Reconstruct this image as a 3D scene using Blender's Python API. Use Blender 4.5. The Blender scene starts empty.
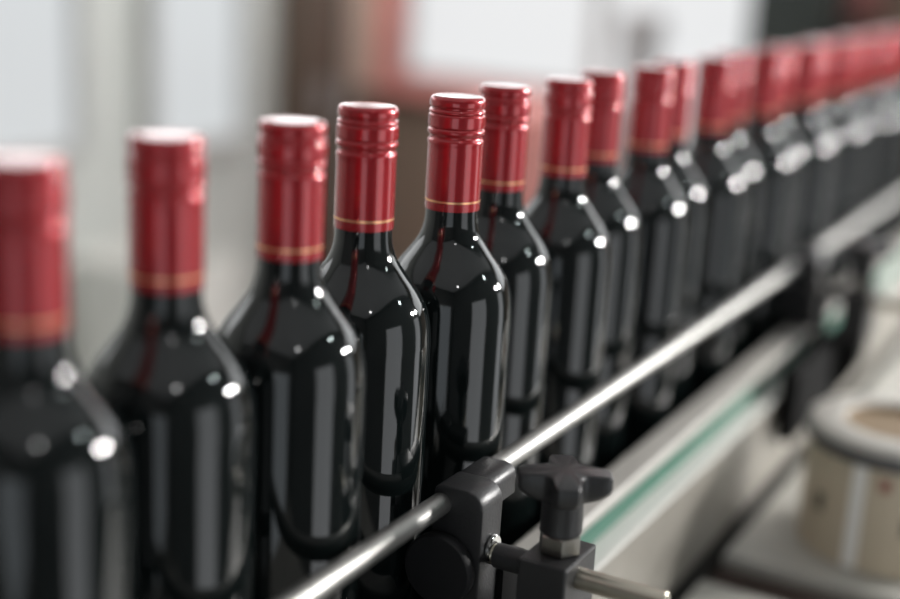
import bpy, bmesh, math, random
from mathutils import Vector, Matrix

S = bpy.context.scene
C = S.collection
ZO = 1.40            # height of the cap tops above the floor; "rel" heights below are measured from there
R = math.radians

# ------------------------------------------------------------------ camera, world, lights, exposure
f_px = 1326.0
pitch, roll, yaw = R(14.97), R(3.2), R(28.35)
cy, sy = math.cos(yaw), math.sin(yaw)
fw = Vector((-sy * math.cos(pitch), cy * math.cos(pitch), -math.sin(pitch)))
rt = Vector((cy, sy, 0)); up = rt.cross(fw)
cr, sr = math.cos(roll), math.sin(roll)
rt, up = cr * rt + sr * up, -sr * rt + cr * up
cam = bpy.data.cameras.new('camera')
cam.sensor_width = 36.0
cam.lens = f_px * 36.0 / 900.0
cam.clip_start = 0.02
cam.dof.use_dof = True
cam.dof.focus_distance = 0.675
cam.dof.aperture_fstop = 1.95
cam.dof.aperture_blades = 0
co = bpy.data.objects.new('camera', cam); C.objects.link(co)
M3 = Matrix((rt, up, -fw)).transposed()
co.matrix_world = Matrix.Translation((0, 0, ZO + 0.07723)) @ M3.to_4x4()
S.camera = co

w = bpy.data.worlds.new('world'); S.world = w; w.use_nodes = True
w.node_tree.nodes['Background'].inputs[0].default_value = (0.75, 0.85, 1, 1)
w.node_tree.nodes['Background'].inputs[1].default_value = 0.3

S.view_settings.view_transform = 'Standard'
S.view_settings.look = 'None'
S.view_settings.exposure = 0.0
S.view_settings.gamma = 1.0
S.view_settings.use_curve_mapping = False
S.cycles.use_denoising = True
S.cycles.max_bounces = 8
S.cycles.sample_clamp_indirect = 6.0


def area(name, loc, target, size, power, color=(1, 1, 1), shape='DISK', size_y=None):
    l = bpy.data.lights.new(name, 'AREA'); l.shape = shape; l.size = size
    if size_y: l.size_y = size_y
    l.energy = power; l.color = color
    o = bpy.data.objects.new(name, l); C.objects.link(o)
    o.location = loc
    o.rotation_euler = (Vector(target) - Vector(loc)).to_track_quat('-Z', 'Y').to_euler()
    return o


wl = area('work_lamp', (1.50, 2.45, ZO + 0.60), (-0.33, 1.1, ZO - 0.1), 0.20, 17.0, (1, 0.98, 0.96))
wl.data.spread = R(100)
wl = area('second_work_lamp', (1.50, 3.25, ZO + 0.60), (-0.33, 1.3, ZO - 0.1), 0.22, 20.0, (1, 0.98, 0.96))
wl.data.spread = R(100)
area('end_wall_fill', (-1.9, 3.0, ZO + 1.50), (-2.2, 4.0, ZO - 0.2), 0.9, 16.0, (1, 0.97, 0.93), 'RECTANGLE', 0.12)  # extra fill light added to brighten the end wall and its red trim
area('spot_lamp', (1.30, 1.60, ZO + 1.20), (-0.33, 0.7, ZO - 0.1), 0.09, 2.4, (0.85, 1, 0.98))
area('ceiling_spot', (1.0, -0.45, ZO + 1.45), (-0.33, 0.6, ZO - 0.1), 0.09, 1.3, (1, 1, 1))
area('ceiling_fill', (-0.5, 1.2, ZO + 1.56), (-0.5, 1.2, 0), 3.8, 24.0, (0.96, 0.98, 1), 'RECTANGLE', 5.2)  # broad fill light added under the ceiling to grey the bottle shoulders

# ------------------------------------------------------------------ materials


def mat(name, color, rough=0.5, metal=0.0, spec=0.5, ior=1.5, coat=0.0, coat_rough=0.05, noise=None,
        bump=None, emit=None, estr=0.0):
    m = bpy.data.materials.new(name); m.use_nodes = True
    nt = m.node_tree; b = nt.nodes['Principled BSDF']
    b.inputs['Base Color'].default_value = (*color, 1)
    b.inputs['Roughness'].default_value = rough
    b.inputs['Metallic'].default_value = metal
    b.inputs['IOR'].default_value = ior
    b.inputs['Specular IOR Level'].default_value = spec
    b.inputs['Coat Weight'].default_value = coat
    b.inputs['Coat Roughness'].default_value = coat_rough
    if emit:
        b.inputs['Emission Color'].default_value = (*emit, 1)
        b.inputs['Emission Strength'].default_value = estr
    if noise or bump:
        tc = nt.nodes.new('ShaderNodeTexCoord')
        n = nt.nodes.new('ShaderNodeTexNoise')
        n.inputs['Scale'].default_value = (noise or bump)[0]
        n.inputs['Detail'].default_value = 5
        nt.links.new(tc.outputs['Object'], n.inputs['Vector'])
        if noise:
            rp = nt.nodes.new('ShaderNodeValToRGB')
            a = noise[1]
            rp.color_ramp.elements[0].position = 0.3
            rp.color_ramp.elements[1].position = 0.7
            rp.color_ramp.elements[0].color = (*[c * (1 - a) for c in color], 1)
            rp.color_ramp.elements[1].color = (*[min(1, c * (1 + a)) for c in color], 1)
            nt.links.new(n.outputs['Fac'], rp.inputs['Fac'])
            nt.links.new(rp.outputs['Color'], b.inputs['Base Color'])
        if bump:
            bp = nt.nodes.new('ShaderNodeBump')
            bp.inputs['Strength'].default_value = bump[1]
            bp.inputs['Distance'].default_value = 0.001
            nt.links.new(n.outputs['Fac'], bp.inputs['Height'])
            nt.links.new(bp.outputs['Normal'], b.inputs['Normal'])
    return m


MG = mat('dark_bottle_glass', (0.004, 0.006, 0.006), 0.055, 0, 0.5, 1.53)
MCAP = mat('red_foil', (0.38, 0.012, 0.019), 0.27, 0.35, 0.4, 1.5, 0.80, 0.06, noise=(300, 0.06))
MGOLD = mat('gold_foil', (0.90, 0.52, 0.27), 0.3, 0.8)
MSTEEL = mat('stainless_rod', (0.36, 0.355, 0.34), 0.46, 1.0, noise=(60, 0.06))
MCHROME = mat('chrome', (0.80, 0.80, 0.78), 0.10, 1.0, noise=(50, 0.03))
MNUT = mat('dull_nut_steel', (0.25, 0.24, 0.22), 0.28, 1.0, noise=(60, 0.1))
MBRUSH = mat('brushed_steel', (0.32, 0.30, 0.265), 0.38, 0.3, noise=(18, 0.08))
MBLK = mat('black_moulded_plastic', (0.012, 0.012, 0.013), 0.6, 0, 0.3, bump=(900, 0.25))
MBLK2 = mat('dark_grey_plastic', (0.022, 0.022, 0.023), 0.38, 0, 0.5, bump=(700, 0.2))
MRUB = mat('matte_black_plastic', (0.010, 0.010, 0.010), 0.9, 0, 0.1, bump=(900, 0.2))
MROD = mat('warm_worn_steel', (0.46, 0.43, 0.36), 0.36, 1.0, noise=(60, 0.08))
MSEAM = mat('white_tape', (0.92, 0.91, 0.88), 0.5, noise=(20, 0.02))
MGREEN = mat('green_wear_plastic', (0.014, 0.12, 0.076), 0.45, noise=(40, 0.1))
MFLANGE = mat('lit_steel_flange', (0.58, 0.57, 0.54), 0.4, 0.1, noise=(18, 0.05))  # paler than the side face: the well-lit edge is put into the colour
MGREY = mat('grey_plastic_strip', (0.42, 0.40, 0.37), 0.4, noise=(30, 0.06))
MCHAIN = mat('conveyor_chain', (0.05, 0.05, 0.05), 0.35, 0.6, noise=(80, 0.2))
MTABLE = mat('pale_grey_painted_steel', (0.42, 0.41, 0.375), 0.45, 0, 0.5, noise=(9, 0.10))
MEDGE = mat('rust_brown_edging', (0.035, 0.020, 0.015), 0.85, noise=(40, 0.2))
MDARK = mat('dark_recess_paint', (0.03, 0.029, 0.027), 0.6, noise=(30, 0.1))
MCAN = mat('beige_card', (0.56, 0.48, 0.36), 0.45, noise=(14, 0.06))
MWHITE = mat('white_plastic', (0.82, 0.81, 0.77), 0.4, noise=(20, 0.03))
MRING = mat('off_white_ring', (0.52, 0.50, 0.46), 0.45, noise=(20, 0.04))
MBROWNC = mat('brown_cardboard_core', (0.25, 0.18, 0.11), 0.7, noise=(30, 0.1))
MBAND = mat('dark_grey_band', (0.09, 0.09, 0.095), 0.35, 0.3, noise=(20, 0.1))
MREDINK = mat('red_ink', (0.30, 0.08, 0.06), 0.5, noise=(50, 0.1))
MDKINK = mat('dark_ink', (0.10, 0.09, 0.07), 0.5, noise=(50, 0.1))
MWALL = mat('grey_wall_paint', (0.70, 0.72, 0.69), 0.8, noise=(3, 0.05))
MWALLD = mat('dark_wall_paint', (0.20, 0.20, 0.20), 0.8, noise=(3, 0.05))
MBROWN = mat('brown_wall_paint', (0.26, 0.19, 0.145), 0.8, noise=(3, 0.08))
MWOOD = mat('brown_wood', (0.115, 0.080, 0.058), 0.6, noise=(6, 0.15))
MFLOOR = mat('concrete_floor', (0.30, 0.29, 0.26), 0.45, noise=(4, 0.12))
MCEIL = mat('ceiling_paint', (0.45, 0.45, 0.45), 0.9, noise=(3, 0.04))
MRED = mat('red_paint', (0.85, 0.32, 0.29), 0.45, noise=(8, 0.08))
MREDB = mat('dull_red_paint', (0.34, 0.13, 0.12), 0.5, noise=(8, 0.08))
MREDP = mat('faded_red_paint', (0.72, 0.30, 0.27), 0.5, noise=(8, 0.08))
MPINK = mat('beige_pink_trim', (0.85, 0.62, 0.52), 0.6, noise=(8, 0.08))
MFRAME = mat('window_frame_paint', (0.55, 0.55, 0.54), 0.6, noise=(10, 0.04))
MCABD = mat('dark_green_grey_paint', (0.028, 0.034, 0.030), 0.5, noise=(8, 0.1))
MPOST = mat('machine_grey_paint', (0.50, 0.47, 0.47), 0.5, noise=(8, 0.1))


def pane_mat(name, col, s):
    return mat(name, (0.05, 0.05, 0.05), 0.3, emit=col, estr=s, noise=(2, 0.02))


MPANE = pane_mat('daylit_pane', (0.94, 0.98, 1.0), 0.66)
MPANEA = pane_mat('daylit_pane_end', (0.98, 0.99, 1.0), 0.80)
MPANEC = pane_mat('daylit_clerestory', (0.97, 0.99, 1.0), 3.0)
MPANER = pane_mat('daylit_pane_right', (0.94, 0.97, 1.0), 1.7)
MPANEB = pane_mat('daylit_pane_rear', (0.86, 0.94, 1.0), 1.15)

# ------------------------------------------------------------------ mesh helpers


def V(x, y, z): return Vector((x, y, z))


def link(name, bm, m, parent=None, smooth=False, angle=None):
    bmesh.ops.recalc_face_normals(bm, faces=bm.faces)
    me = bpy.data.meshes.new(name); bm.to_mesh(me); bm.free()
    if m: me.materials.append(m)
    if smooth:
        for p in me.polygons: p.use_smooth = True
        if angle:
            me.set_sharp_from_angle(angle=R(angle))
    o = bpy.data.objects.new(name, me); C.objects.link(o)
    if parent: o.parent = parent
    return o


def box(bm, x0, x1, y0, y1, z0, z1, bevel=0.0, seg=2):
    t = bmesh.new()
    bmesh.ops.create_cube(t, size=1)
    for v in t.verts:
        v.co = V(x0 + (v.co.x + .5) * (x1 - x0), y0 + (v.co.y + .5) * (y1 - y0), z0 + (v.co.z + .5) * (z1 - z0))
    if bevel:
        bmesh.ops.bevel(t, geom=t.edges[:], offset=bevel, segments=seg, profile=.5, affect='EDGES')
    me = bpy.data.meshes.new('t'); t.to_mesh(me); t.free(); bm.from_mesh(me); bpy.data.meshes.remove(me)
    return bm


def bx(*a, **k):
    return box(bmesh.new(), *a, **k)


def lathe(prof, seg=64, rmod=None, cap_top=True, cap_bot=True, bm=None):
    bm = bm or bmesh.new()
    rings = []
    for (z, r) in prof:
        ring = []
        for i in range(seg):
            a = 2 * math.pi * i / seg
            rr = r + (rmod(z, i) if rmod else 0)
            ring.append(bm.verts.new((rr * math.cos(a), rr * math.sin(a), z)))
        rings.append(ring)
    for a, b in zip(rings, rings[1:]):
        for i in range(seg):
            bm.faces.new((a[i], a[(i + 1) % seg], b[(i + 1) % seg], b[i]))
    if cap_bot: bm.faces.new(rings[0])
    if cap_top: bm.faces.new(rings[-1])
    return bm


def smooth_profile(pts, n=6):
    out = []
    for i in range(len(pts) - 1):
        p0 = pts[max(i - 1, 0)]; p1 = pts[i]; p2 = pts[i + 1]; p3 = pts[min(i + 2, len(pts) - 1)]
        for k in range(n):
            t = k / n
            q = []
            for c in range(2):
                q.append(.5 * (2 * p1[c] + (p2[c] - p0[c]) * t + (2 * p0[c] - 5 * p1[c] + 4 * p2[c] - p3[c]) * t * t
                               + (3 * p1[c] - p0[c] - 3 * p2[c] + p3[c]) * t ** 3))
            out.append(tuple(q))
    out.append(pts[-1])
    return out


def tube(p0, p1, r, seg=32, bm=None, chamfer=0.0006):
    bm = bm or bmesh.new()
    p0, p1 = Vector(p0), Vector(p1)
    L = (p1 - p0).length
    t = lathe([(0, r - chamfer), (chamfer, r), (L - chamfer, r), (L, r - chamfer)], seg)
    q = (p1 - p0).to_track_quat('Z', 'Y').to_matrix().to_4x4()
    bmesh.ops.transform(t, matrix=Matrix.Translation(p0) @ q, verts=t.verts)
    me = bpy.data.meshes.new('t'); t.to_mesh(me); t.free(); bm.from_mesh(me); bpy.data.meshes.remove(me)
    return bm


def prism(outline, y0, y1, bevel=0.0, bm=None, seg=3):
    """outline in (x, z), extruded along y"""
    t = bmesh.new()
    a = [t.verts.new((x, y0, z)) for x, z in outline]
    b = [t.verts.new((x, y1, z)) for x, z in outline]
    fa = t.faces.new(a); fb = t.faces.new(b[::-1])
    n = len(a)
    for i in range(n):
        t.faces.new((a[i], b[i], b[(i + 1) % n], a[(i + 1) % n]))
    if bevel:
        es = set(fa.edges) | set(fb.edges)
        bmesh.ops.bevel(t, geom=list(es), offset=bevel, segments=seg, profile=.5, affect='EDGES')
    if bm is None: return t
    me = bpy.data.meshes.new('t'); t.to_mesh(me); t.free(); bm.from_mesh(me); bpy.data.meshes.remove(me)
    return bm


def thing(name, label, cat, loc=(0, 0, 0), rz=0, group=None):
    o = bpy.data.objects.new(name, None); C.objects.link(o)
    o.empty_display_size = .05
    o.location = loc; o.rotation_euler = (0, 0, rz)
    return tag(o, label, cat, group)


def tag(o, label, cat, group=None):
    o['label'] = label; o['category'] = cat
    if group: o['group'] = group
    return o


def struct(name, bm, m, parent=None):
    o = link(name, bm, m, parent)
    if not parent: o['kind'] = 'structure'
    return o


def z(v): return ZO + v


# ------------------------------------------------------------------ the setting
XL, XR, YB, YE, ZC = -2.6, 1.6, -1.6, 4.0, ZO + 1.6
struct('floor', bx(XL - .1, XR + .1, YB - .1, YE + .1, -.1, 0), MFLOOR)
struct('ceiling', bx(XL - .1, XR + .1, YB - .1, YE + .1, ZC, ZC + .1), MCEIL)
struct('wall_left', bx(XL - .1, XL, YB, YE, 0, ZC), MWALL)
struct('wall_right', bx(XR, XR + .1, YB, YE, 0, ZC), MWALLD)
struct('wall_back', bx(XL, XR, YB - .1, YB, 0, ZC), MWALLD)
struct('wall_end', bx(XL, XR, YE, YE + .1, 0, ZC), MBROWN)


def window_x(n, x, s, y0, y1, z0, z1, pane, fr=0.03, frame_m=MFRAME, mull=0):
    """window in a wall of constant x; s = +1 when the room lies towards +x"""
    bm = bmesh.new()
    xa, xb = (x, x + s * .05); xa, xb = min(xa, xb), max(xa, xb)
    box(bm, xa, xb, y0, y1, z0, z0 + fr); box(bm, xa, xb, y0, y1, z1 - fr, z1)
    box(bm, xa, xb, y0, y0 + fr, z0 + fr, z1 - fr); box(bm, xa, xb, y1 - fr, y1, z0 + fr, z1 - fr)
    for k in range(mull):
        yy = y0 + (y1 - y0) * (k + 1) / (mull + 1)
        box(bm, xa, xb, yy - fr / 2, yy + fr / 2, z0 + fr, z1 - fr)
    o = struct('window_%d' % n, bm, frame_m)
    xp = sorted((x + s * .004, x + s * .016))
    link('pane', bx(xp[0], xp[1], y0 + fr, y1 - fr, z0 + fr, z1 - fr), pane, o)
    return o


def window_y(n, y, s, x0, x1, z0, z1, pane, fr=0.03, frame_m=MFRAME, mull=0, fb=None):
    bm = bmesh.new()
    fb = fb or fr
    ya, yb = min(y, y + s * .05), max(y, y + s * .05)
    box(bm, x0, x1, ya, yb, z0, z0 + fb); box(bm, x0, x1, ya, yb, z1 - fr, z1)
    box(bm, x0, x0 + fr, ya, yb, z0 + fb, z1 - fr); box(bm, x1 - fr, x1, ya, yb, z0 + fb, z1 - fr)
    for k in range(mull):
        xx = x0 + (x1 - x0) * (k + 1) / (mull + 1)
        box(bm, xx - fr / 2, xx + fr / 2, ya, yb, z0 + fb, z1 - fr)
    o = struct('window_%d' % n, bm, frame_m)
    yp = sorted((y + s * .004, y + s * .016))
    link('pane', bx(x0 + fr, x1 - fr, yp[0], yp[1], z0 + fb, z1 - fr), pane, o)
    return o


window_x(1, XL, 1, 1.70, 2.64, z(-.52), z(.28), MPANE)
window_x(2, XL, 1, 2.89, 3.34, z(-.56), z(.28), MPANE)
window_x(3, XL, 1, 0.4, 3.96, z(.34), z(1.10), MPANEC, mull=5)
window_y(4, YE, -1, -2.36, -1.665, z(-.36), z(.28), MPANEA, fr=.015)
struct('trim_2', bx(-2.475, -2.361, 3.95, 4.0, z(-.43), z(.28)), MRED)
struct('trim_3', bx(-2.3608, -1.80, 3.95, 4.0, z(-.43), z(-.361)), MRED)
window_y(5, YE, -1, -1.66, -1.13, z(-.56), z(.28), MPANEA, fr=.02)
window_y(6, YE, -1, -2.5, -1.13, z(.34), z(1.10), MPANEC, mull=2)
window_y(10, YE, -1, -1.11, 1.5, z(.10), z(1.10), MPANEC, mull=4)
window_x(7, XR, -1, 0.02, 1.05, .06, z(.28), MPANER, fr=.05)
window_x(8, XR, -1, 2.30, 3.40, .06, z(.28), MPANER, fr=.05)
window_y(9, YB, 1, 0.02, 1.30, .06, z(.28), MPANEB, fr=.05)
struct('trim_1', bx(-2.585, -2.4755, 3.955, 4.0, z(-.43), z(.28)), MPINK)

# ------------------------------------------------------------------ the conveyor
Y0, Y1 = -0.05, 3.0
cv = thing('bottle_conveyor', 'long conveyor with steel side, green and grey edge strips carrying the bottle row', 'conveyor', (-.335, 1.4, 0))


def cpart(name, bm, m, **k):
    bmesh.ops.translate(bm, verts=bm.verts, vec=(.335, -1.4, 0))
    return link(name, bm, m, cv, **k)


bm = bmesh.new()
n = int((Y1 - Y0) / .0381)
for i in range(n):                                   # chain plates with fine gaps
    ya = Y0 + i * .0381
    box(bm, -.400, -.2935, ya + .0006, ya + .0375, z(-.305), z(-.3002))
cpart('chain_surface', bm, MCHAIN)
bm = bmesh.new()
box(bm, -.272, -.260, Y0, Y1, z(-.358), z(-.2785), .0015)
cpart('side_frame', bm, MBRUSH)
cpart('frame_flange', bx(-.280, -.2575, Y0, Y1, z(-.2785), z(-.2752), .001), MFLANGE)
cpart('lower_skirt', bx(-.271, -.2625, Y0, Y1, z(-.42), z(-.3581)), MDARK)
cpart('far_side_frame', bx(-.414, -.402, Y0, Y1, z(-.352), z(-.306), .0015), MBRUSH)
cpart('green_strip', bx(-.2845, -.2725, Y0, Y1, z(-.2752), z(-.2588), .001), MGREEN)
cpart('grey_strip', bx(-.2920, -.2695, Y0, Y1, z(-.2588), z(-.2503), .003, seg=3), MGREY)
cpart('underframe', bx(-.402, -.272, Y0, Y1, z(-.345), z(-.305)), MDARK)
for y in (.10, 1.40, 2.80):
    for x in (-.400, -.290):
        cpart('leg', bx(x - .012, x + .012, y - .02, y + .02, 0, z(-.344), .002), MBRUSH)

# ------------------------------------------------------------------ machine table beside the conveyor
tb = thing('machine_table', 'pale grey steel table with a dark edged joint running beside the conveyor', 'table', (-.13, 1.3, 0))


def tpart(name, bm, m):
    bmesh.ops.translate(bm, verts=bm.verts, vec=(.13, -1.3, 0))
    return link(name, bm, m, tb)


ZT = -.362
tpart('table_plate', bx(-.2505, .00, .926, 2.9, z(ZT - .02), z(ZT), .0015), MTABLE)
tpart('table_plate', bx(-.2505, .00, .10, .876, z(ZT - .02), z(ZT), .0015), MTABLE)
tpart('edge_strip', bx(-.2505, .00, .8765, .9255, z(ZT - .02), z(ZT - .010)), MEDGE)
tpart('table_base', bx(-.240, -.01, .12, 2.88, z(ZT - .08), z(ZT - .0205)), MDARK)
for y in (.2, 1.5, 2.8):
    for x in (-.215, -.035):
        tpart('leg', bx(x - .02, x + .02, y - .02, y + .02, 0, z(ZT - .079), .002), MTABLE)

# ------------------------------------------------------------------ wine bottles
body_pts = [(-.3000, .0310), (-.2990, .0335), (-.2965, .0352), (-.2920, .0358), (-.2600, .0358), (-.1900, .0358),
            (-.1250, .0358), (-.1130, .0356), (-.1045, .0346), (-.0970, .0324), (-.0896, .0281), (-.0815, .0219),
            (-.0745, .0172), (-.0680, .0149), (-.0620, .0142), (-.0500, .0141)]
cap_prof = [(-.0585, .0142), (-.0585, .0147), (-.0575, .01478), (-.0262, .01465), (-.0252, .01475), (-.0244, .0150),
            (-.0235, .0150), (-.0226, .0147), (-.0218, .0140), (-.0206, .0140), (-.0199, .0147), (-.0192, .0152), (-.0180, .0153),
            (-.0172, .0150), (-.0166, .0144), (-.0160, .01495), (-.0154, .0151), (-.0128, .0151), (-.0104, .0151),
            (-.0098, .0149), (-.0092, .0143), (-.0086, .0149), (-.0080, .01495), (-.0072, .0148), (-.0065, .0138), (-.0059, .0138),
            (-.0053, .0146), (-.0046, .0148), (-.0024, .0147), (-.0012, .0143), (-.0004, .0136), (-.0001, .0128), (0, .0115), (0, .003)]


def knurl(zz, i):
    return (-.00022 if i % 2 else 0.0) if -.0143 <= zz <= -.0088 else 0.0


def ordinal(k):
    return ['', 'first', 'second', 'third', 'fourth', 'fifth', 'sixth', 'seventh', 'eighth', 'ninth', 'tenth', 'eleventh',
            'twelfth', 'thirteenth', 'fourteenth', 'fifteenth', 'sixteenth', 'seventeenth', 'eighteenth', 'nineteenth',
            'twentieth', 'twenty-first', 'twenty-second', 'twenty-third', 'twenty-fourth'][k]


cap_prof = [(a + (.0012 if a > -.0255 else 0), b) for a, b in cap_prof]
GROUP = 'wine bottles in the row on the conveyor'
proto = thing('wine_bottle', 'x', 'bottle', (0, 0, 0), 0, GROUP)


def shift(bm):
    bmesh.ops.translate(bm, verts=bm.verts, vec=(0, 0, .3)); return bm


glass = link('glass_body', shift(lathe(smooth_profile(body_pts, 5), 96)), MG, proto, smooth=True)
cap = link('screw_cap', shift(lathe(cap_prof, 144, knurl)), MCAP, proto, smooth=True, angle=50)
gold = link('gold_line', shift(lathe([(-.0541, .01472), (-.0541, .01484), (-.0531, .01484), (-.0531, .01472)], 96, cap_top=False, cap_bot=False)),
            MGOLD, cap, smooth=True, angle=40)
cap['label'] = 'red ribbed screw cap with a long smooth skirt'
gold['label'] = 'thin gold line near the lower edge of the cap'
N_BOT = 24


def bottle_label(k):
    if k == 1: return 'dark wine bottle cut by the left edge, nearest in the row'
    if k == 5: return 'sharply focused dark wine bottle behind the black rail clamp, fifth from the left'
    if k == N_BOT: return 'dark wine bottle farthest away, at the right end of the row'
    return 'dark wine bottle with red screw cap, %s from the left in the row' % ordinal(k)


for k in range(1, N_BOT + 1):
    if k == 1:
        b = proto
    else:
        b = proto.copy(); C.objects.link(b)
        g2 = glass.copy(); g2.parent = b; C.objects.link(g2)
        c2 = cap.copy(); c2.parent = b; C.objects.link(c2)
        l2 = gold.copy(); l2.parent = c2; C.objects.link(l2)
    b['label'] = bottle_label(k)
    nudge = {1: -.0030, 2: .0022, 6: -.0006, 7: -.0022, 8: -.0018, 9: -.0026}.get(k, -.0045 if k > 9 else 0)
    b.location = ((-.3331 if k % 2 else -.3418) + nudge, .6138 + .0737 * (k - 5) + (-.003 if k == 1 else 0), z(-.3))
    b.rotation_euler = (0, 0, k * 1.7)

# ------------------------------------------------------------------ guide rail and its brackets
RX, RZ, RR = -.2887, -.1910, .0056
rail = link('guide_rail', tube((0, 0, 0), (0, 3.0, 0), RR, 40), MSTEEL, smooth=True, angle=40)
rail.location = (RX, .02, z(RZ))
tag(rail, 'long polished steel guide rod running along the front of the bottles', 'rail')


def build_bracket(loc, label):
    """origin: rail axis, at the cross rod's position along the rail"""
    t = thing('rail_bracket', label, 'bracket', loc, 0, 'black brackets holding the guide rail')

    def p(name, bm, m, parent=t, **k): return link(name, bm, m, parent, **k)
    # clamp: rounded hood over the rail, slotted on the right, narrower behind
    def hood(x0, x1, ztop, zbot, r, n=8, rl=.004):
        o = [(x0, zbot), (x1, zbot)]
        for i in range(n + 1):
            a = i / n * math.pi / 2
            o.append((x1 - r + r * math.cos(a), ztop - r + r * math.sin(a)))
        for i in range(4):
            a = math.pi / 2 + i / 3 * math.pi / 2
            o.append((x0 + rl + rl * math.cos(a), ztop - rl + rl * math.sin(a)))
        return o
    bm = bmesh.new()
    prism(hood(-.0045, .0230, .0098, -.0575, .009), -.012, .010, .0010, bm)
    p('clamp', bm, MBLK2, smooth=True, angle=35)
    bm = bmesh.new()
    prism(hood(-.0042, .0170, .0094, -.0065, .006), .0101, .037, .0010, bm)
    p('clamp_sleeve', bm, MBLK2, smooth=True, angle=35)
    bm = bmesh.new()
    box(bm, -.0030, .0110, .0101, .036, -.0575, -.034, .001)
    p('clamp_web', bm, MBLK, smooth=True, angle=35)
    p('clamp_plate', bx(.0195, .0262, .0102, .036, -.0825, -.036, .001), MRUB, smooth=True, angle=35)
    # round boss in front of the clamp, under the rail
    bm = bmesh.new()
    lathe([(0, .0180), (.0012, .0188), (.0060, .0188), (.0072, .0178)], 56, bm=bm)
    bmesh.ops.rotate(bm, verts=bm.verts, cent=(0, 0, 0), matrix=Matrix.Rotation(R(90), 3, 'X'))
    bmesh.ops.translate(bm, verts=bm.verts, vec=(.0030, -.0122, -.0330))
    p('round_boss', bm, MBLK, smooth=True, angle=40)
    # cross rod
    rod = p('cross_rod', tube((.0232, 0, -.0252), (.1165, 0, -.0245), .0054, 32), MROD, smooth=True, angle=40)
    p('rod_dark_reflection', tube((.0262, 0, -.0252), (.0458, 0, -.0250), .0064, 28), MBLK2, smooth=True, angle=40)  # added dark tube, stands for the rod reflecting dark surroundings
    bm = bmesh.new(); tube((.0231, 0, -.0222), (.0255, 0, -.0222), .0072, 24, bm)
    p('washer', bm, MCHROME, smooth=True, angle=40)
    # block on the rod
    bx0, bx1, by0, by1, bz1 = .0460, .0715, -.0170, .0200, -.0145
    bm = bmesh.new()
    box(bm, bx0, bx1, by0, by1, -.062, bz1, .0012)
    p('rod_block', bm, MBLK2)
    cx, cyy = .0590, .0020
    bm = bmesh.new()
    lathe([(bz1 + .0001, .0088), (bz1 + .0006, .0094), (bz1 + .0092, .0094), (bz1 + .0098, .0088)], 6)
    hexv = lathe([(bz1 + .0001, .0100), (bz1 + .0008, .0107), (bz1 + .0095, .0107), (bz1 + .0102, .0100)], 6)
    bm.free()
    bmesh.ops.translate(hexv, verts=hexv.verts, vec=(cx, cyy, 0))
    p('hex_nut', hexv, MNUT)
    # knob: collar and four arms with scooped sides
    zk = bz1 + .0104
    bm = bmesh.new()
    stem = lathe([(zk, .0098), (zk + .0008, .0105), (zk + .0175, .0100), (zk + .0215, .0110)], 48)
    nseg = 160
    def outline(sc):
        pts = []
        for i in range(nseg):
            a = 2 * math.pi * i / nseg
            c4 = (1 + math.cos(4 * a)) / 2
            r = .0122 + .0150 * c4 ** 1.5
            r = min(r, .0228 / max(abs(math.cos(a)), abs(math.sin(a))))
            r -= (1 - sc) * .0228
            pts.append((r * math.cos(a + R(29)), r * math.sin(a + R(29)), r))
        return pts
    zt = zk + .0325
    rings = []
    for sc, zz, droop in ((.80, zt - .0165, .005), (.95, zt - .0150, .005), (1.0, zt - .0130, .005), (1.0, zt - .0012, .0016), (.985, zt - .0005, .0016), (.95, zt, .0016)):
        ring = []
        for x, y, r in outline(sc):
            d = (r / .0228) ** 2
            ring.append(stem.verts.new((x, y, zz + (droop * d if zz < zt - .01 else -droop * d))))
        rings.append(ring)
    for a, b in zip(rings, rings[1:]):
        for i in range(nseg):
            stem.faces.new((a[i], a[(i + 1) % nseg], b[(i + 1) % nseg], b[i]))
    for ring, zc in ((rings[0], zt - .0165), (rings[-1], zt)):
        c = stem.verts.new((0, 0, zc))
        for i in range(nseg):
            stem.faces.new((ring[i], ring[(i + 1) % nseg], c))
    bmesh.ops.translate(stem, verts=stem.verts, vec=(cx, cyy, 0))
    bm.free() if False else None
    p('star_knob', stem, MBLK2, smooth=True, angle=42)
    # swan neck down to the conveyor side
    path = [(.0588, -.0500), (.0590, -.0600), (.0580, -.0720), (.0545, -.0840), (.0470, -.0950), (.0385, -.1010), (.0310, -.1040)]
    path = smooth_profile(path, 5)
    n = len(path)
    lo, hi = [], []
    for i, (x, zz) in enumerate(path):
        a = path[max(i - 1, 0)]; b = path[min(i + 1, n - 1)]
        tx, tz = b[0] - a[0], b[1] - a[1]; L = math.hypot(tx, tz); tx, tz = tx / L, tz / L
        wv = .0085 + .008 * (i / (n - 1)) ** 1.5
        hi.append((x - tz * wv, zz + tx * wv)); lo.append((x + tz * wv, zz - tx * wv))
    bm = prism([(max(a, .0320), b) for a, b in hi + lo[::-1]], -.016, .018, .0012)
    p('swan_neck', bm, MRUB, smooth=True, angle=35)
    bm = bmesh.new()
    box(bm, .0320, .0480, -.150, .085, -.124, -.060, .006, 3)
    p('mounting_foot', bm, MRUB, smooth=True, angle=35)
    return t


build_bracket((RX, .5500, z(RZ)), 'black rail clamp with cross rod and star knob in the foreground')
build_bracket((RX, 1.2150, z(RZ)), 'blurred black rail clamp with curved arm further along the conveyor')

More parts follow.
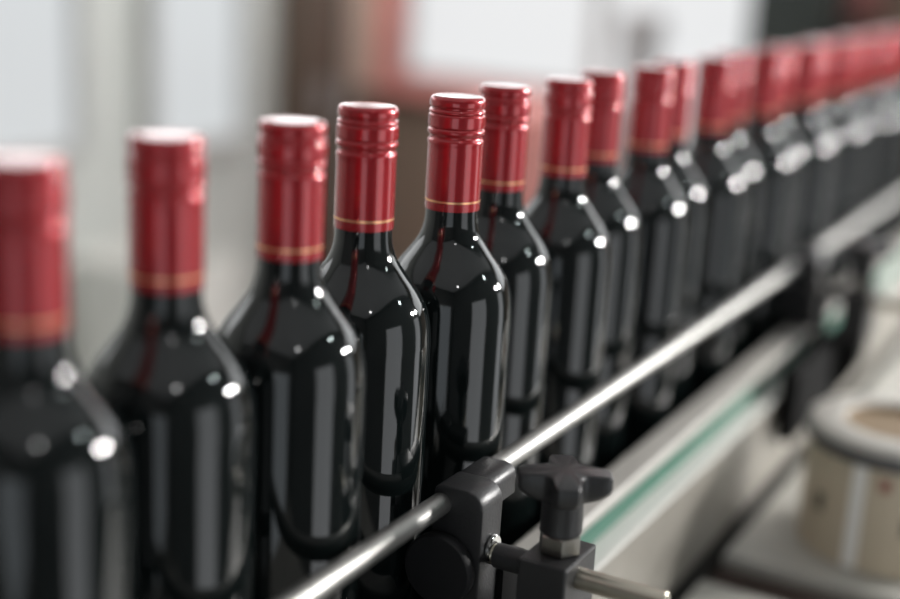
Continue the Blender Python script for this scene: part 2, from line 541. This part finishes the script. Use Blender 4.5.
# ------------------------------------------------------------------ roll-topped tin on the table
cn = thing('beige_tin', 'beige round tin with dark rim and white ring top on the grey table', 'tin', (-.148, 1.025, z(ZT)))
link('tin_body', lathe([(.0002, .068), (.001, .070), (.083, .070), (.085, .069)], 72), MCAN, cn, smooth=True, angle=40)
link('dark_rim', lathe([(.0845, .0715), (.0855, .0725), (.0935, .0725), (.0945, .0715)], 72), MBAND, cn, smooth=True, angle=40)
link('ring_top', lathe([(.0946, .0690), (.0950, .0710), (.1000, .0700), (.1015, .0670), (.1015, .0455), (.1005, .0445), (.0952, .0445)], 72, cap_top=False, cap_bot=False),
     MRING, cn, smooth=True, angle=40)
link('core', lathe([(.0947, .0442), (.0996, .0442), (.0996, .0420), (.0955, .0412)], 72, cap_top=True, cap_bot=False), MBROWNC, cn, smooth=True, angle=40)


def patch(name, a0, a1, z0, z1, r, m):
    bm = bmesh.new(); n = 8; A = []; B = []
    for i in range(n + 1):
        a = R(a0 + (a1 - a0) * i / n)
        A.append((bm.verts.new((r * math.cos(a), r * math.sin(a), z0)), bm.verts.new(((r + .0004) * math.cos(a), (r + .0004) * math.sin(a), z0))))
        B.append((bm.verts.new((r * math.cos(a), r * math.sin(a), z1)), bm.verts.new(((r + .0004) * math.cos(a), (r + .0004) * math.sin(a), z1))))
    for i in range(n):
        bm.faces.new((A[i][1], A[i + 1][1], B[i + 1][1], B[i][1]))
        bm.faces.new((A[i][0], B[i][0], B[i + 1][0], A[i + 1][0]))
        bm.faces.new((A[i][0], A[i + 1][0], A[i + 1][1], A[i][1]))
        bm.faces.new((B[i][0], B[i][1], B[i + 1][1], B[i + 1][0]))
    bm.faces.new((A[0][0], A[0][1], B[0][1], B[0][0])); bm.faces.new((A[n][0], B[n][0], B[n][1], A[n][1]))
    return link(name, bm, m, cn)


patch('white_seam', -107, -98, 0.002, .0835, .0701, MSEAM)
patch('red_mark', -90, -84, .068, .077, .0701, MREDINK)
patch('dark_mark', -134, -126, .036, .050, .0701, MDKINK)
patch('dark_mark', -74, -64, .036, .050, .0701, MDKINK)

# ------------------------------------------------------------------ things behind the bottles
cb = thing('brown_cabinet', 'tall brown wooden cabinet against the left wall, blurred', 'cabinet', (-2.48, 3.755, 0))
link('carcass', bx(-.115, -.045, -.225, .055, 0.0, z(.06), .004), MWOOD, cb)
for s in (-1, 1):
    d = link('door', bx(-.0445, -.030, min(s * .002, s * .137) - .085, max(s * .002, s * .137) - .085, .08, z(.05), .003), MWOOD, cb)
    link('handle', bx(-.0298, -.012, min(s * .02, s * .032) - .085, max(s * .02, s * .032) - .085, .9, 1.02, .002), MPOST, d)

rc = thing('red_machine_cabinet', 'faded red machine cabinet standing behind the bottle row, blurred', 'cabinet', (-1.67, 3.62, 0))
link('housing', bx(-.18, .18, -.2, .2, .08, z(-.37), .01), MREDP, rc)
link('plinth', bx(-.16, .16, -.18, .18, 0, .08), MDARK, rc)
link('door', bx(-.16, .16, -.212, -.2002, .14, z(-.42), .004), MREDP, rc)

mp = thing('machine_post', 'grey machine post in front of the bright end window, blurred', 'post', (-1.375, 3.6, 0))
link('base', bx(-.12, .12, -.12, .12, 0, .03, .004), MPOST, mp)
link('column', bx(-.04, .04, -.04, .04, .03, z(-.16), .006), MPOST, mp)
link('head', bx(-.055, .055, -.055, .055, z(-.16), z(-.08), .01), MPOST, mp)

dc = thing('dark_cabinet', 'tall dark green-grey cabinet beside the bright end window, blurred', 'cabinet', (-.96, 3.80, 0))
link('carcass', bx(-.125, .085, -.16, .17, 0, z(.05), .005), MCABD, dc)
link('door', bx(-.12, .08, -.172, -.1602, .06, z(.03), .004), MCABD, dc)
rb = thing('red_wall_box', 'red metal box on the end wall at the upper right, blurred', 'box', (-.845, 3.94, z(-.07)))
link('box_body', bx(-.04, .04, -.05, .055, 0, .155, .006), MREDB, rb)
link('lid', bx(-.037, .037, -.060, -.0502, .01, .145, .004), MREDB, rb)

wc = thing('white_crate', 'white plastic crate on the floor below the left windows, blurred', 'crate', (-2.36, 2.70, 0))
bm = bmesh.new()
box(bm, -.15, .15, -.16, .16, 0, .02); box(bm, -.15, -.135, -.16, .16, .02, .62); box(bm, .135, .15, -.16, .16, .02, .62)
box(bm, -.135, .135, -.16, -.145, .02, .62); box(bm, -.135, .135, .145, .16, .02, .62)
link('crate_body', bm, MWHITE, wc)
link('rim', prism([(-.165, .60), (-.151, .60), (-.151, .63), (-.165, .63)], -.175, .175), MWHITE, wc)
